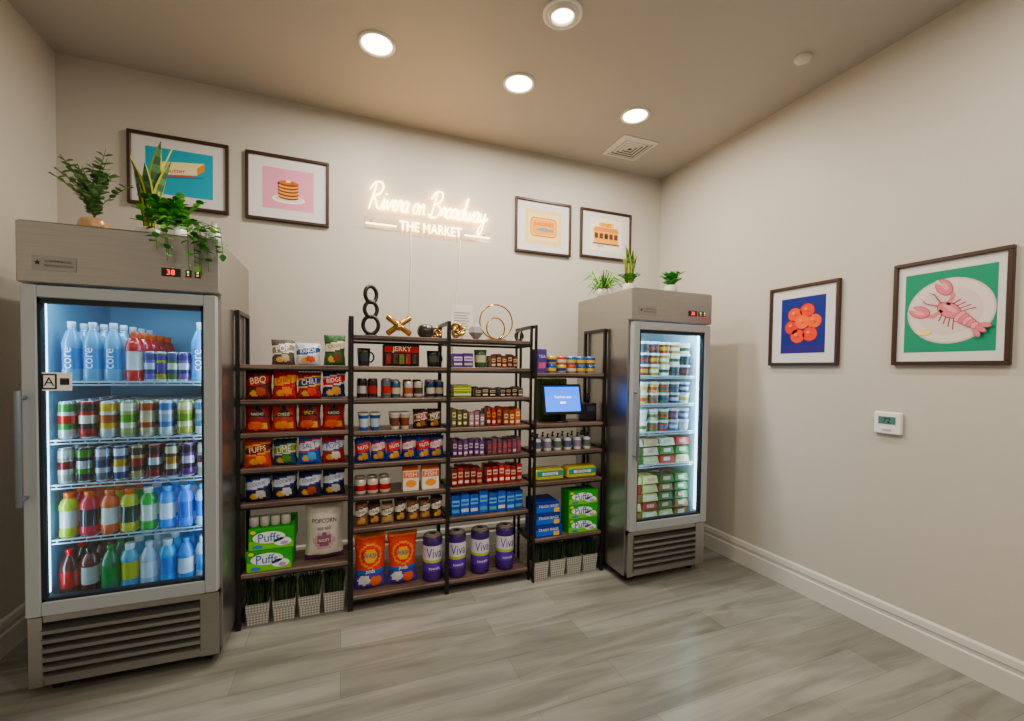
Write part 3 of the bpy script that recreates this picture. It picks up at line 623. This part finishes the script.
# --- top decor
z=1.60+ST
b=B()
for k,(rx,rz) in enumerate(((.044,.052),(.038,.046),(.040,.048))):
    cz=z+.066+[0,.093,.182][k]; th=k*.7
    pts=[(.165+rx*cos(a)*cos(th*.4),SHY+.09+rx*cos(a)*sin(th*.4),cz+rz*sin(a)) for a in [2*pi*i/24 for i in range(24)]]
    b.tube(pts,.012,'metalpaint','#0e0d0d',8,True)
b.lathe(.165,SHY+.09,z,[(.04,0),(.04,.008)],'metalpaint','#0e0d0d',20); b.build('chain_link_sculpture')
b=B()
for k in range(3):
    dv=[Vector((1,0,.75)),Vector((-1,.1,.75)),Vector((.1,1,.35))][k].normalized(); c=Vector((.33,SHY+.1,z+.072)); hl=.090 if k<2 else .07
    pts=[c-dv*hl,c-dv*hl*.93,c+dv*hl*.93,c+dv*hl]; b.tube(pts,[.009,.018,.018,.009],'gold','#b98a45',10)
b.build('gold_knot_sculpture')
b=B()
b.lathe(.495,SHY+.1,z,[(.03,0),(.05,.02),(.055,.045),(.045,.075),(.03,.085),(.027,.08)],'ceramic','#1c1b1d',22,False); b.build('black_vase')
def knot(x,y,s,col):
    b=B(); pts=[]
    for i in range(60):
        a=2*pi*i/60; pts.append((x+(.022+.011*cos(3*a))*cos(2*a)*s,y+.011*sin(3*a)*.8*s,z+.011*s+.033*s+(.022+.011*cos(3*a))*sin(2*a)*s))
    b.tube(pts,.0085*s,'gold',col,8,True); b.build('gold_knot_ornament')
knot(.575,SHY+.16,.95,'#b98a45'); knot(.695,SHY+.075,1.3,'#c9a04e')
b=B(); b.box(.68,.83,SHY+.20,SHY+.203,z+.04,z+.24,'paper','#dcd8d2'); b.box(.68,.83,SHY+.17,SHY+.24,z,z+.003,'acrylic','#ffffff'); b.box(.745,.765,SHY+.203,SHY+.207,z,z+.14,'plastic','#a8a49c')
for k in range(7): b.box(.70,.81-.01*(k%3),SHY+.1995,SHY+.2,z+.075+.018*k,z+.081+.018*k,'paper','#8b8782')
b.build('sign_holder')
b=B()
b.lathe(.82,SHY+.09,z+.058,[(.012,-.058),(.05,-.012),(.04,.024),(.001,.06)],'matte','#8d8b8a',6,False)
for f_ in range(len(b.sm)): b.sm[f_]=False
b.build('faceted_geometric_ornament')
b=B(); cx_=.97
pts=[(cx_+.115*cos(a),SHY+.12,z+.128+.115*sin(a)) for a in [2*pi*i/48 for i in range(48)]]; b.tube(pts,.005,'gold','#b98a45',8,True)
pts=[(cx_-.01+.07*cos(a),SHY+.10+.02*cos(a),z+.083+.07*sin(a)) for a in [2*pi*i/40 for i in range(40)]]; b.tube(pts,.005,'gold','#b98a45',8,True)
b.box(cx_-.06,cx_+.06,SHY+.09,SHY+.15,z+.0005,z+.012,'gold','#b98a45'); b.build('gold_ring_sculpture')
b=B(); zc=z+.038; pts=[(1.125+.03*cos(a),SHY+.09,zc+.03*sin(a)) for a in [2*pi*i/24 for i in range(24)]]; b.tube(pts,.006,'metalpaint','#1a1918',8,True); pts=[(1.125,SHY+.09+.03*cos(a),zc+.03*sin(a)) for a in [2*pi*i/24 for i in range(24)]]; b.tube(pts,.006,'metalpaint','#1a1918',8,True); b.build('wire_orb_ornament')

# ---------------------------------------------------------------- framed art
def frame(name,o,rt,nrm,w,h,draw):
    o=Vector(o);rt=Vector(rt);nrm=Vector(nrm);up=Vector((0,0,1)); b=B()
    Mx=Matrix.Identity(4)
    for i in range(3): Mx[i][0]=rt[i];Mx[i][1]=nrm[i];Mx[i][2]=up[i];Mx[i][3]=o[i]
    b.M=Mx; f=.019; c='#3a241a'; d=.026
    for (x0,x1,z0,z1) in ((-w/2,w/2,h/2-f,h/2),(-w/2,w/2,-h/2,-h/2+f),(-w/2,-w/2+f,-h/2+f,h/2-f),(w/2-f,w/2,-h/2+f,h/2-f)): b.cbox(x0,x1,0.001,d,z0,z1,'metalpaint',c,.002)
    b.box(-w/2+f,w/2-f,.001,.012,-h/2+f,h/2-f,'matte','#d6d3d0')
    b.M=Matrix(); oo=o+nrm*.012
    P=lambda pts,lay,col:b.flat(oo,rt,up,nrm,pts,lay,'paper',col)
    draw(P,b,oo,rt,up,nrm); b.build(name)
def ell(cx,cy,rx,ry,n_=28,a0=0,a1=2*pi,rot=0):
    o=[]
    for i in range(n_):
        a=a0+(a1-a0)*i/(n_ if a1-a0>6.2 else n_-1); x,y=rx*cos(a),ry*sin(a); o.append((cx+x*cos(rot)-y*sin(rot),cy+x*sin(rot)+y*cos(rot)))
    return o
def rct(cx,cy,w,h,rot=0,sk=0): return [(cx+(x+y*sk)*cos(rot)-y*sin(rot),cy+(x+y*sk)*sin(rot)+y*cos(rot)) for x,y in ((-w/2,-h/2),(w/2,-h/2),(w/2,h/2),(-w/2,h/2))]
def butter(P,b,o,rt,up,n):
    P(rct(0,0,.35,.28),1,'#3f9cb4')
    P([(-.085,.055),(.13,.08),(.13,.05),(-.06,.03)],2,'#e8b84a')
    P([(-.13,.02),(.09,.045),(.13,.08),(-.085,.058)],3,'#f6e6a8'); P([(-.13,-.025),(.09,.0),(.09,.045),(-.13,.02)],4,'#f0e4c0'); P([(.09,.0),(.13,.035),(.13,.08),(.09,.045)],4,'#d89a34')
    b.text('Butter',o-rt*.02+up*.012,(rt+up*.11).normalized(),up,n,.10,'paper','#c8502c',lay=6)
    P([(-.12,-.035),(.08,-.012),(.08,-.006),(-.12,-.028)],5,'#c8502c'); P([(-.15,-.05),(.12,-.015),(.13,-.005),(-.14,-.038)],2,'#2f8397')
def pancake(P,b,o,rt,up,n):
    P(rct(0,0,.31,.27),1,'#d696aa'); P(ell(0,-.065,.10,.028),2,'#f4eee6'); P(ell(0,-.062,.085,.02),3,'#d8ccc8')
    for k in range(5):
        P(ell(0,-.05+.022*k,.062,.019),4+2*k,'#6a3220'); P(ell(0,-.045+.022*k,.06,.014),5+2*k,'#d89a58' if k<4 else '#b86a34')
    P(rct(0,.052,.028,.018,.1),16,'#f6e08a'); P(ell(.02,.04,.02,.007),15,'#a85a24')
def tin(P,b,o,rt,up,n):
    P(rct(0,0,.33,.28),1,'#e4c890'); P(rct(0,0,.28,.22),2,'#ecd8a0')
    def rr(w,h,r): return sum([ell(sx*(w/2-r),sy*(h/2-r),r,r,6,a,a+pi/2) for sx,sy,a in ((1,1,0),(-1,1,pi/2),(-1,-1,pi),(1,-1,3*pi/2))],[])
    P(rr(.24,.155,.035),3,'#c8402c'); P(rr(.225,.14,.03),4,'#f0b830'); P(rr(.20,.11,.02),5,'#e8a030'); b.text('SARDINES',o+up*.025,rt,up,n,.17,'paper','#a83020',lay=6)
    P(ell(0,-.02,.065,.016),7,'#6a8a98'); P([(.055,-.02),(.085,-.004),(.085,-.036)],7,'#6a8a98')
def diner(P,b,o,rt,up,n):
    P(rct(0,0,.33,.28),1,'#efe6d0'); P(rct(0,-.02,.25,.11),2,'#f0a818'); P([(-.135,.03),(.135,.03),(.115,.065),(-.115,.065)],3,'#d88a20'); P(rct(0,.088,.15,.036),4,'#f0c020'); b.text('DINER',o+up*.088,rt,up,n,.11,'paper','#8a3020',lay=6)
    for k in range(5): P(rct(-.10+.05*k,-.01,.036,.045),5,'#4a3a34' if k!=2 else '#2a2422')
    P(rct(0,-.078,.27,.012),6,'#5a5550'); P(rct(-.06,-.095,.06,.02),7,'#c8c0b0')
def oranges(P,b,o,rt,up,n):
    P(rct(0,0,.29,.36),1,'#16226e'); 
    for (x,y,c) in ((-.05,.07,'#e0581a'),(.03,.09,'#d84a18'),(.075,.02,'#e2621e'),(-.07,-.01,'#d04016'),(.0,.02,'#ea6a22'),(-.03,-.07,'#dc5218'),(.05,-.06,'#da4a18')):
        P(ell(x,y,.050,.048),2,'#6a1a2a'); P(ell(x,y,.046,.044),3+(1 if c=='#ea6a22' else 0),c); P(ell(x-.01,y+.012,.012,.01),5,'#f08444'); P(ell(x+.006,y-.004,.004,.004),6,'#4a5a2a')
    P(rct(0,-.155,.29,.05),2,'#2a1c68')
def lobster(P,b,o,rt,up,n):
    P(rct(0,0,.35,.40),1,'#1a8064'); P(ell(.005,0,.168,.160,36),2,'#cbbab4'); P(ell(.005,0,.160,.152,36),3,'#dccfc8'); P(ell(.005,0,.125,.115,36),4,'#d2c3bc')
    c='#cf7a84'; c2='#a04a5c'; c3='#e09a9e'; rt_=radians(-40)
    def loc(x,y): return (.98*((x+.012)*cos(rt_)-y*sin(rt_))+.012,.98*((x+.012)*sin(rt_)+y*cos(rt_))-.002)
    def Q(pts,lay,col): P([loc(*p) for p in pts],lay,col)
    Q(ell(-.02,0,.056,.036),5,c2); Q(ell(-.02,0,.052,.032),6,c); Q(ell(-.02,.008,.035,.010),7,c3)
    for k in range(5): Q(ell(.036+.019*k,0,.016,.031-.003*k),7+2*k,c2); Q(ell(.036+.019*k,0,.0135,.028-.003*k),8+2*k,c if k%2 else c3)
    for s_ in (-1,0,1): Q(ell(.14,.022*s_,.024,.012,rot=.5*s_),18,c2); Q(ell(.14,.022*s_,.021,.010,rot=.5*s_),19,c)
    for s_ in (-1,1):
        Q(((-.05,.015*s_),(-.06,.055*s_),(-.085,.070*s_),(-.08,.085*s_),(-.045,.068*s_),(-.032,.018*s_)),6,c)
        Q(ell(-.112,.075*s_,.046,.031,rot=-.35*s_),7,c2); Q(ell(-.112,.075*s_,.043,.028,rot=-.35*s_),8,c); Q(ell(-.109,.080*s_,.022,.010,rot=-.35*s_),9,c3)
        Q(((-.162,.070*s_),(-.115,.078*s_),(-.157,.090*s_)),10,'#d2c3bc')
        for k in range(4): 
            x=-.035+.018*k; Q(((x,.02*s_),(x+.006,.02*s_),(x+.022+.006*k,.065*s_),(x+.015+.006*k,.066*s_)),5,c2)
        Q(((-.07,.006*s_),(-.067,.011*s_),(-.12,.03*s_),(-.155,.018*s_),(-.12,.025*s_)),11,c2)
    P(ell(-.09,-.10,.03,.014),6,'#f0d890')
frame('framed_art_print',(-.94,D,2.615),(1,0,0),(0,-1,0),.525,.44,butter)
frame('framed_art_print',(-.333,D,2.61),(1,0,0),(0,-1,0),.505,.44,pancake)
frame('framed_art_print',(1.565,D,2.60),(1,0,0),(0,-1,0),.51,.44,tin)
frame('framed_art_print',(2.173,D,2.61),(1,0,0),(0,-1,0),.52,.42,diner)
frame('framed_art_print',(XR,1.963,1.728),(0,-1,0),(-1,0,0),.455,.52,oranges)
frame('framed_art_print',(XR,1.237,1.733),(0,-1,0),(-1,0,0),.45,.53,lobster)
b=B(); b.cbox(XR-.024,XR-.001,1.405,1.535,1.095,1.215,'plastic','#e6e6e2',.006)
b.box(XR-.026,XR-.024,1.43,1.51,1.15,1.19,'lcd'); b.text('72',(XR-.026,1.47,1.17),(0,-1,0),(0,0,1),(-1,0,0),.035,'matte','#0c1a16'); b.box(XR-.027,XR-.024,1.45,1.49,1.115,1.125,'plastic','#b8b8b4'); b.build('wall_thermostat')

# ---------------------------------------------------------------- neon sign
G={'R':(1.35,[[(.25,-.1),(.42,1.2),(.55,2.2)],[(.0,1.7),(.4,2.35),(1.0,2.45),(1.25,2.0),(1.0,1.4),(.45,1.1),(.8,.7),(1.05,.1),(1.4,.05)]]),
'i':(.45,[[(0,.05),(.15,.5),(.25,1),(.2,.4),(.28,.05),(.45,.1)],[(.32,1.4),(.36,1.5)]]),
'v':(.7,[[(0,.1),(.1,.9),(.3,.05),(.6,.95),(.7,.85)]]),
'e':(.55,[[(0,.3),(.35,.6),(.35,.98),(.12,.85),(.08,.3),(.3,.02),(.55,.2)]]),
'r':(.5,[[(0,.2),(.15,1.05),(.3,.85),(.42,.9),(.35,.3),(.5,.1)]]),
'a':(.75,[[(.55,.85),(.3,1),(.05,.6),(.1,.1),(.35,.1),(.58,.95),(.52,.3),(.62,.05),(.75,.15)]]),
'o':(.65,[[(.3,1),(.05,.6),(.15,.05),(.45,.15),(.5,.75),(.3,1),(.65,.85)]]),
'n':(.7,[[(0,.9),(.1,.6),(.08,0),(.2,.8),(.42,.98),(.48,.5),(.5,.1),(.7,.1)]]),
'B':(1.4,[[(.3,-.05),(.42,1.1),(.5,2.2)],[(.0,1.6),(.4,2.3),(1.0,2.4),(1.2,1.9),(.9,1.35),(.5,1.2),(1.05,1.0),(1.25,.5),(.9,0),(.3,-.1),(0,.2)]]),
'd':(.8,[[(.55,.85),(.3,1),(.05,.6),(.1,.1),(.35,.1),(.6,1.2),(.75,2.2),(.6,1.0),(.58,.2),(.8,.1)]]),
'w':(.95,[[(0,.9),(.08,.1),(.3,.1),(.45,.85),(.5,.1),(.7,.15),(.85,.95),(.95,.85)]]),
'y':(.9,[[(0,.9),(.1,.2),(.35,.2),(.5,.95),(.5,-.1),(.3,-1.1),(.0,-1.0),(.2,-.3),(.9,.5)]]),' ':(.35,[])}
def cr(P_,k=5):
    o=[]; n_=len(P_)
    if n_<3: return P_
    for i in range(n_-1):
        p0=P_[max(i-1,0)];p1=P_[i];p2=P_[i+1];p3=P_[min(i+2,n_-1)]
        for j in range(k):
            t=j/k; o.append(tuple(.5*((2*p1[a])+(-p0[a]+p2[a])*t+(2*p0[a]-5*p1[a]+4*p2[a]-p3[a])*t*t+(-p0[a]+3*p1[a]-3*p2[a]+p3[a])*t**3) for a in (0,1)))
    o.append(P_[-1]); return o
E=empty('neon_sign',(.63,D-.03,2.42)); b=B(); word='Rivera on Broadway'
tot=sum(G[c][0] for c in word); sx=.90/tot; sz=.083; x=.165; yN=D-.030; zb=2.560
for c in word:
    adv,st=G[c]
    for s_ in st:
        pts=[(x+(px_+py_*.22)*sx,yN,zb+py_*sz*.95) for px_,py_ in cr(s_)]; b.tube(pts,.0056,'neon','#ffffff',6)
    x+=adv*sx
for a,q in ((.16,.375),(.885,1.09)): b.tube([(a,yN,2.452),(q,yN,2.452)],.0045,'neon','#ffffff',6)
b.build('script_tubes',E)
b=B(); b.text('THE MARKET',(.63,yN,2.465),(1,0,0),(0,0,1),(0,-1,0),.46,'neon','#ffffff',hs=1.25)
b.text('THE MARKET',(.6295,yN,2.4653),(1,0,0),(0,0,1),(0,-1,0),.468,'neon','#ffffff',hs=1.25,lay=2); b.build('block_letters',E)
b=B(); b.box(.15,1.10,D-.020,D-.016,2.415,2.50,'acrylic','#ffffff')
for xx in (.2,1.05): b.tube([(xx,D,2.48),(xx,D-.026,2.48)],.006,'metalpaint','#b8b8b8',8)
b.tube([(.48,D-.01,2.42),(.485,D-.006,2.2),(.475,D-.006,1.9),(.48,D-.006,1.55)],.003,'plastic','#ebe4d6',5); b.tube([(.86,D-.01,2.42),(.85,D-.006,2.2),(.83,D-.006,1.95),(.80,D-.006,1.5)],.003,'plastic','#ebe4d6',5)
b.build('backing_and_cords',E)

# ---------------------------------------------------------------- plants
def leafq(b,p,d,up,L,w,c):
    p=Vector(p);d=Vector(d).normalized(); s_=d.cross(Vector(up)); 
    if s_.length<1e-3: s_=Vector((1,0,0))
    s_.normalize(); n_=s_.cross(d)
    m_=p+d*L*.5+n_*L*.06; t_=p+d*L-n_*L*.08
    b.add([p,p+d*L*.22+s_*w*.42,m_+s_*w*.5,p+d*L*.8+s_*w*.32,t_,p+d*L*.8-s_*w*.32,m_-s_*w*.5,p+d*L*.22-s_*w*.42],[(0,1,2,3,4),(0,4,5,6,7)],'leaf',c)
def pot(b,x,y,z,r,h,c): b.lathe(x,y,z,[(r*.6,0),(r*.9,h*.15),(r,h*.5),(r*.92,h*.85),(r*.8,h),(r*.7,h),(r*.68,h*.9),(.001,h*.88)],'ceramic',[c]*6+['#2a1c14'],22,False)
def sprig(b,x,y,z,h,sx_,sy_,n_,c,L=.03,w=.018):
    pts=[Vector((x+sx_*t*t,y+sy_*t*t,z+h*t)) for t in [i/8 for i in range(9)]]; b.tube(pts,.0018,'leaf','#5a6a3c',4)
    for i in range(n_):
        t=.2+.8*i/n_; k=min(int(t*8),7); p=pts[k].lerp(pts[k+1],t*8-k)
        for s_ in (0,pi):
            a=i*2.4+s_; leafq(b,p,(cos(a),sin(a),.5),(0,0,1),L*random.uniform(.8,1.1),w,random.choice(c))
def snake(b,x,y,z,n_,h,spread,w=.022):
    for i in range(n_):
        a=2*pi*i/n_+.4; hh=h*random.uniform(.6,1); lx,ly=cos(a)*spread*random.uniform(.4,1),sin(a)*spread*.6
        wd=Vector((cos(a+1.4),sin(a+1.4),0)); rows=12; vs=[];fs=[];cc=[]
        for j in range(rows+1):
            t=j/rows; c_=Vector((x+cos(a)*.012+lx*t*t,y+sin(a)*.012+ly*t*t,z+hh*t)); ww=w*(.55+.9*t-1.45*t**3.2) if t<1 else .0005
            ww=max(ww,.0006)
            for k in (-1,-.72,.72,1): vs.append(c_+wd*ww*k+Vector((cos(a),sin(a),0))*(.004 if abs(k)<.8 else 0))
        for j in range(rows):
            for k in range(3): o=j*4+k; fs.append((o,o+1,o+5,o+4)); cc.append('#a8a850' if k!=1 else ('#24482a' if j%2 else '#456a40'))
        b.add(vs,fs,'leaf',cc)
zt=1.999+.003
b=B(); px_,py_=-1.06,2.60; pot(b,px_,py_,zt,.060,.08,'#b08c68')
random.seed(3)
for i in range(20):
    a=2*pi*i/20; rr=random.uniform(.03,.17); sprig(b,px_,py_,zt+.07,random.uniform(.14,.32),cos(a)*rr,sin(a)*rr*.7,9,['#6f8f5c','#547a4a','#8aa478','#4a6c44'],.034,.026)
b.build('potted_eucalyptus_plant')
b=B(); px_,py_=-.885,2.70; pot(b,px_,py_,zt,.06,.09,'#e4dfd6'); snake(b,px_,py_,zt+.07,10,.46,.10,.032); b.build('potted_snake_plant')
b=B(); px_,py_=-.74,2.55; pot(b,px_,py_,zt,.055,.075,'#e9e6e0')
for i in range(34):
    a=random.uniform(0,2*pi); rr=random.uniform(.05,.17); sprig(b,px_,py_,zt+.06,random.uniform(.03,.17),cos(a)*rr,sin(a)*rr*.8,7,['#2f7a2c','#4a983a','#245d22','#74b84a'],.042,.034)
for i in range(12):
    x1=random.uniform(-.76,-.50); y1=2.378-.025-random.uniform(0,.03); zz=random.uniform(.02,.18)
    pts=[Vector(p) for p in ((px_,py_,zt+.07),(px_*.6+x1*.4,py_*.6+y1*.4,zt+.10),(x1,y1+.02,zt+.035),(x1+.01,y1,zt-.03),(x1+.015,y1,zt-.03-zz))]
    for k in range(4):
        for t in (0,.33,.66): leafq(b,pts[k].lerp(pts[k+1],t),(random.uniform(-1,1),random.uniform(-1,.2),random.uniform(-.6,.4)),(0,0,1),.036,.028,random.choice(['#2f7a2c','#4a983a','#245d22','#8cc86a']))
    b.tube(pts,.0015,'leaf','#4a7a34',4)
b.build('potted_pothos_plant')
b=B(); px_,py_=-.56,2.46; b.lathe(px_,py_,zt,[(.018,0),(.024,.01),(.026,.04),(.012,.06),(.012,.085),(.016,.09)],'ceramic','#dfe2e2',16); b.build('small_white_vase')
zt=1.957+.003
b=B(); px_,py_=1.80,2.80; pot(b,px_,py_,zt,.045,.06,'#d8d2c8')
for i in range(60):
    a=random.uniform(0,2*pi); L=random.uniform(.1,.20); up_=random.uniform(.2,1.3); dr=random.uniform(-.06,.06)
    pts=[Vector((px_,py_,zt+.05)),Vector((px_+cos(a)*L*.5,py_+sin(a)*L*.5,zt+.06+L*.6*up_)),Vector((px_+cos(a)*L*.95,py_+sin(a)*L*.95,max(zt+.01,zt+.05+L*.4*up_+dr)))]; b.tube(pts,[.006,.005,.0008],'leaf',random.choice(['#6f9e4c','#4d8436','#8cb86a']),4)
b.build('potted_spider_plant')
b=B(); px_,py_=1.89,2.60; pot(b,px_,py_,zt,.05,.07,'#cfc8bc'); snake(b,px_,py_,zt+.055,9,.29,.05,.026)
for i in range(14):
    a=2*pi*i/14; sprig(b,px_,py_,zt+.055,.08,cos(a)*.07,sin(a)*.07,6,['#3f7a2c','#5a9840'],.034,.026)
b.build('potted_snake_plant')
b=B(); px_,py_=2.15,2.48; pot(b,px_,py_,zt,.045,.06,'#d8d5cf')
for i in range(28):
    a=random.uniform(0,2*pi); rr=random.uniform(.02,.085); sprig(b,px_,py_,zt+.05,random.uniform(.03,.12),cos(a)*rr,sin(a)*rr,6,['#3f8a3c','#5aa550','#2f6a2c'],.038,.030)
b.build('potted_pothos_plant')

# ---------------------------------------------------------------- world & camera
W=bpy.data.worlds.new('world'); scn.world=W; W.use_nodes=True; W.node_tree.nodes['Background'].inputs[0].default_value=(.9,.92,1,1); W.node_tree.nodes['Background'].inputs[1].default_value=.3
f,yaw,pitch,roll,cy=438.943,radians(21.276),radians(-1.529),radians(.726),381.031
F=Vector((sin(yaw),cos(yaw),0)); Rr=Vector((cos(yaw),-sin(yaw),0)); Z=Vector((0,0,1))
Fv=F*cos(pitch)+Z*sin(pitch); Uv=-F*sin(pitch)+Z*cos(pitch)
R2=Rr*cos(roll)+Uv*sin(roll); U2=-Rr*sin(roll)+Uv*cos(roll)
cam=bpy.data.cameras.new('camera'); cam.sensor_fit='HORIZONTAL'; cam.sensor_width=36; cam.lens=f/1024*36; cam.shift_y=(cy-360.5)/1024; cam.clip_start=.05
co=bpy.data.objects.new('camera',cam); COL.objects.link(co)
Mx=Matrix.Identity(4)
for i in range(3): Mx[i][0]=R2[i];Mx[i][1]=U2[i];Mx[i][2]=-Fv[i]
Mx[2][3]=1.42; co.matrix_world=Mx; scn.camera=co
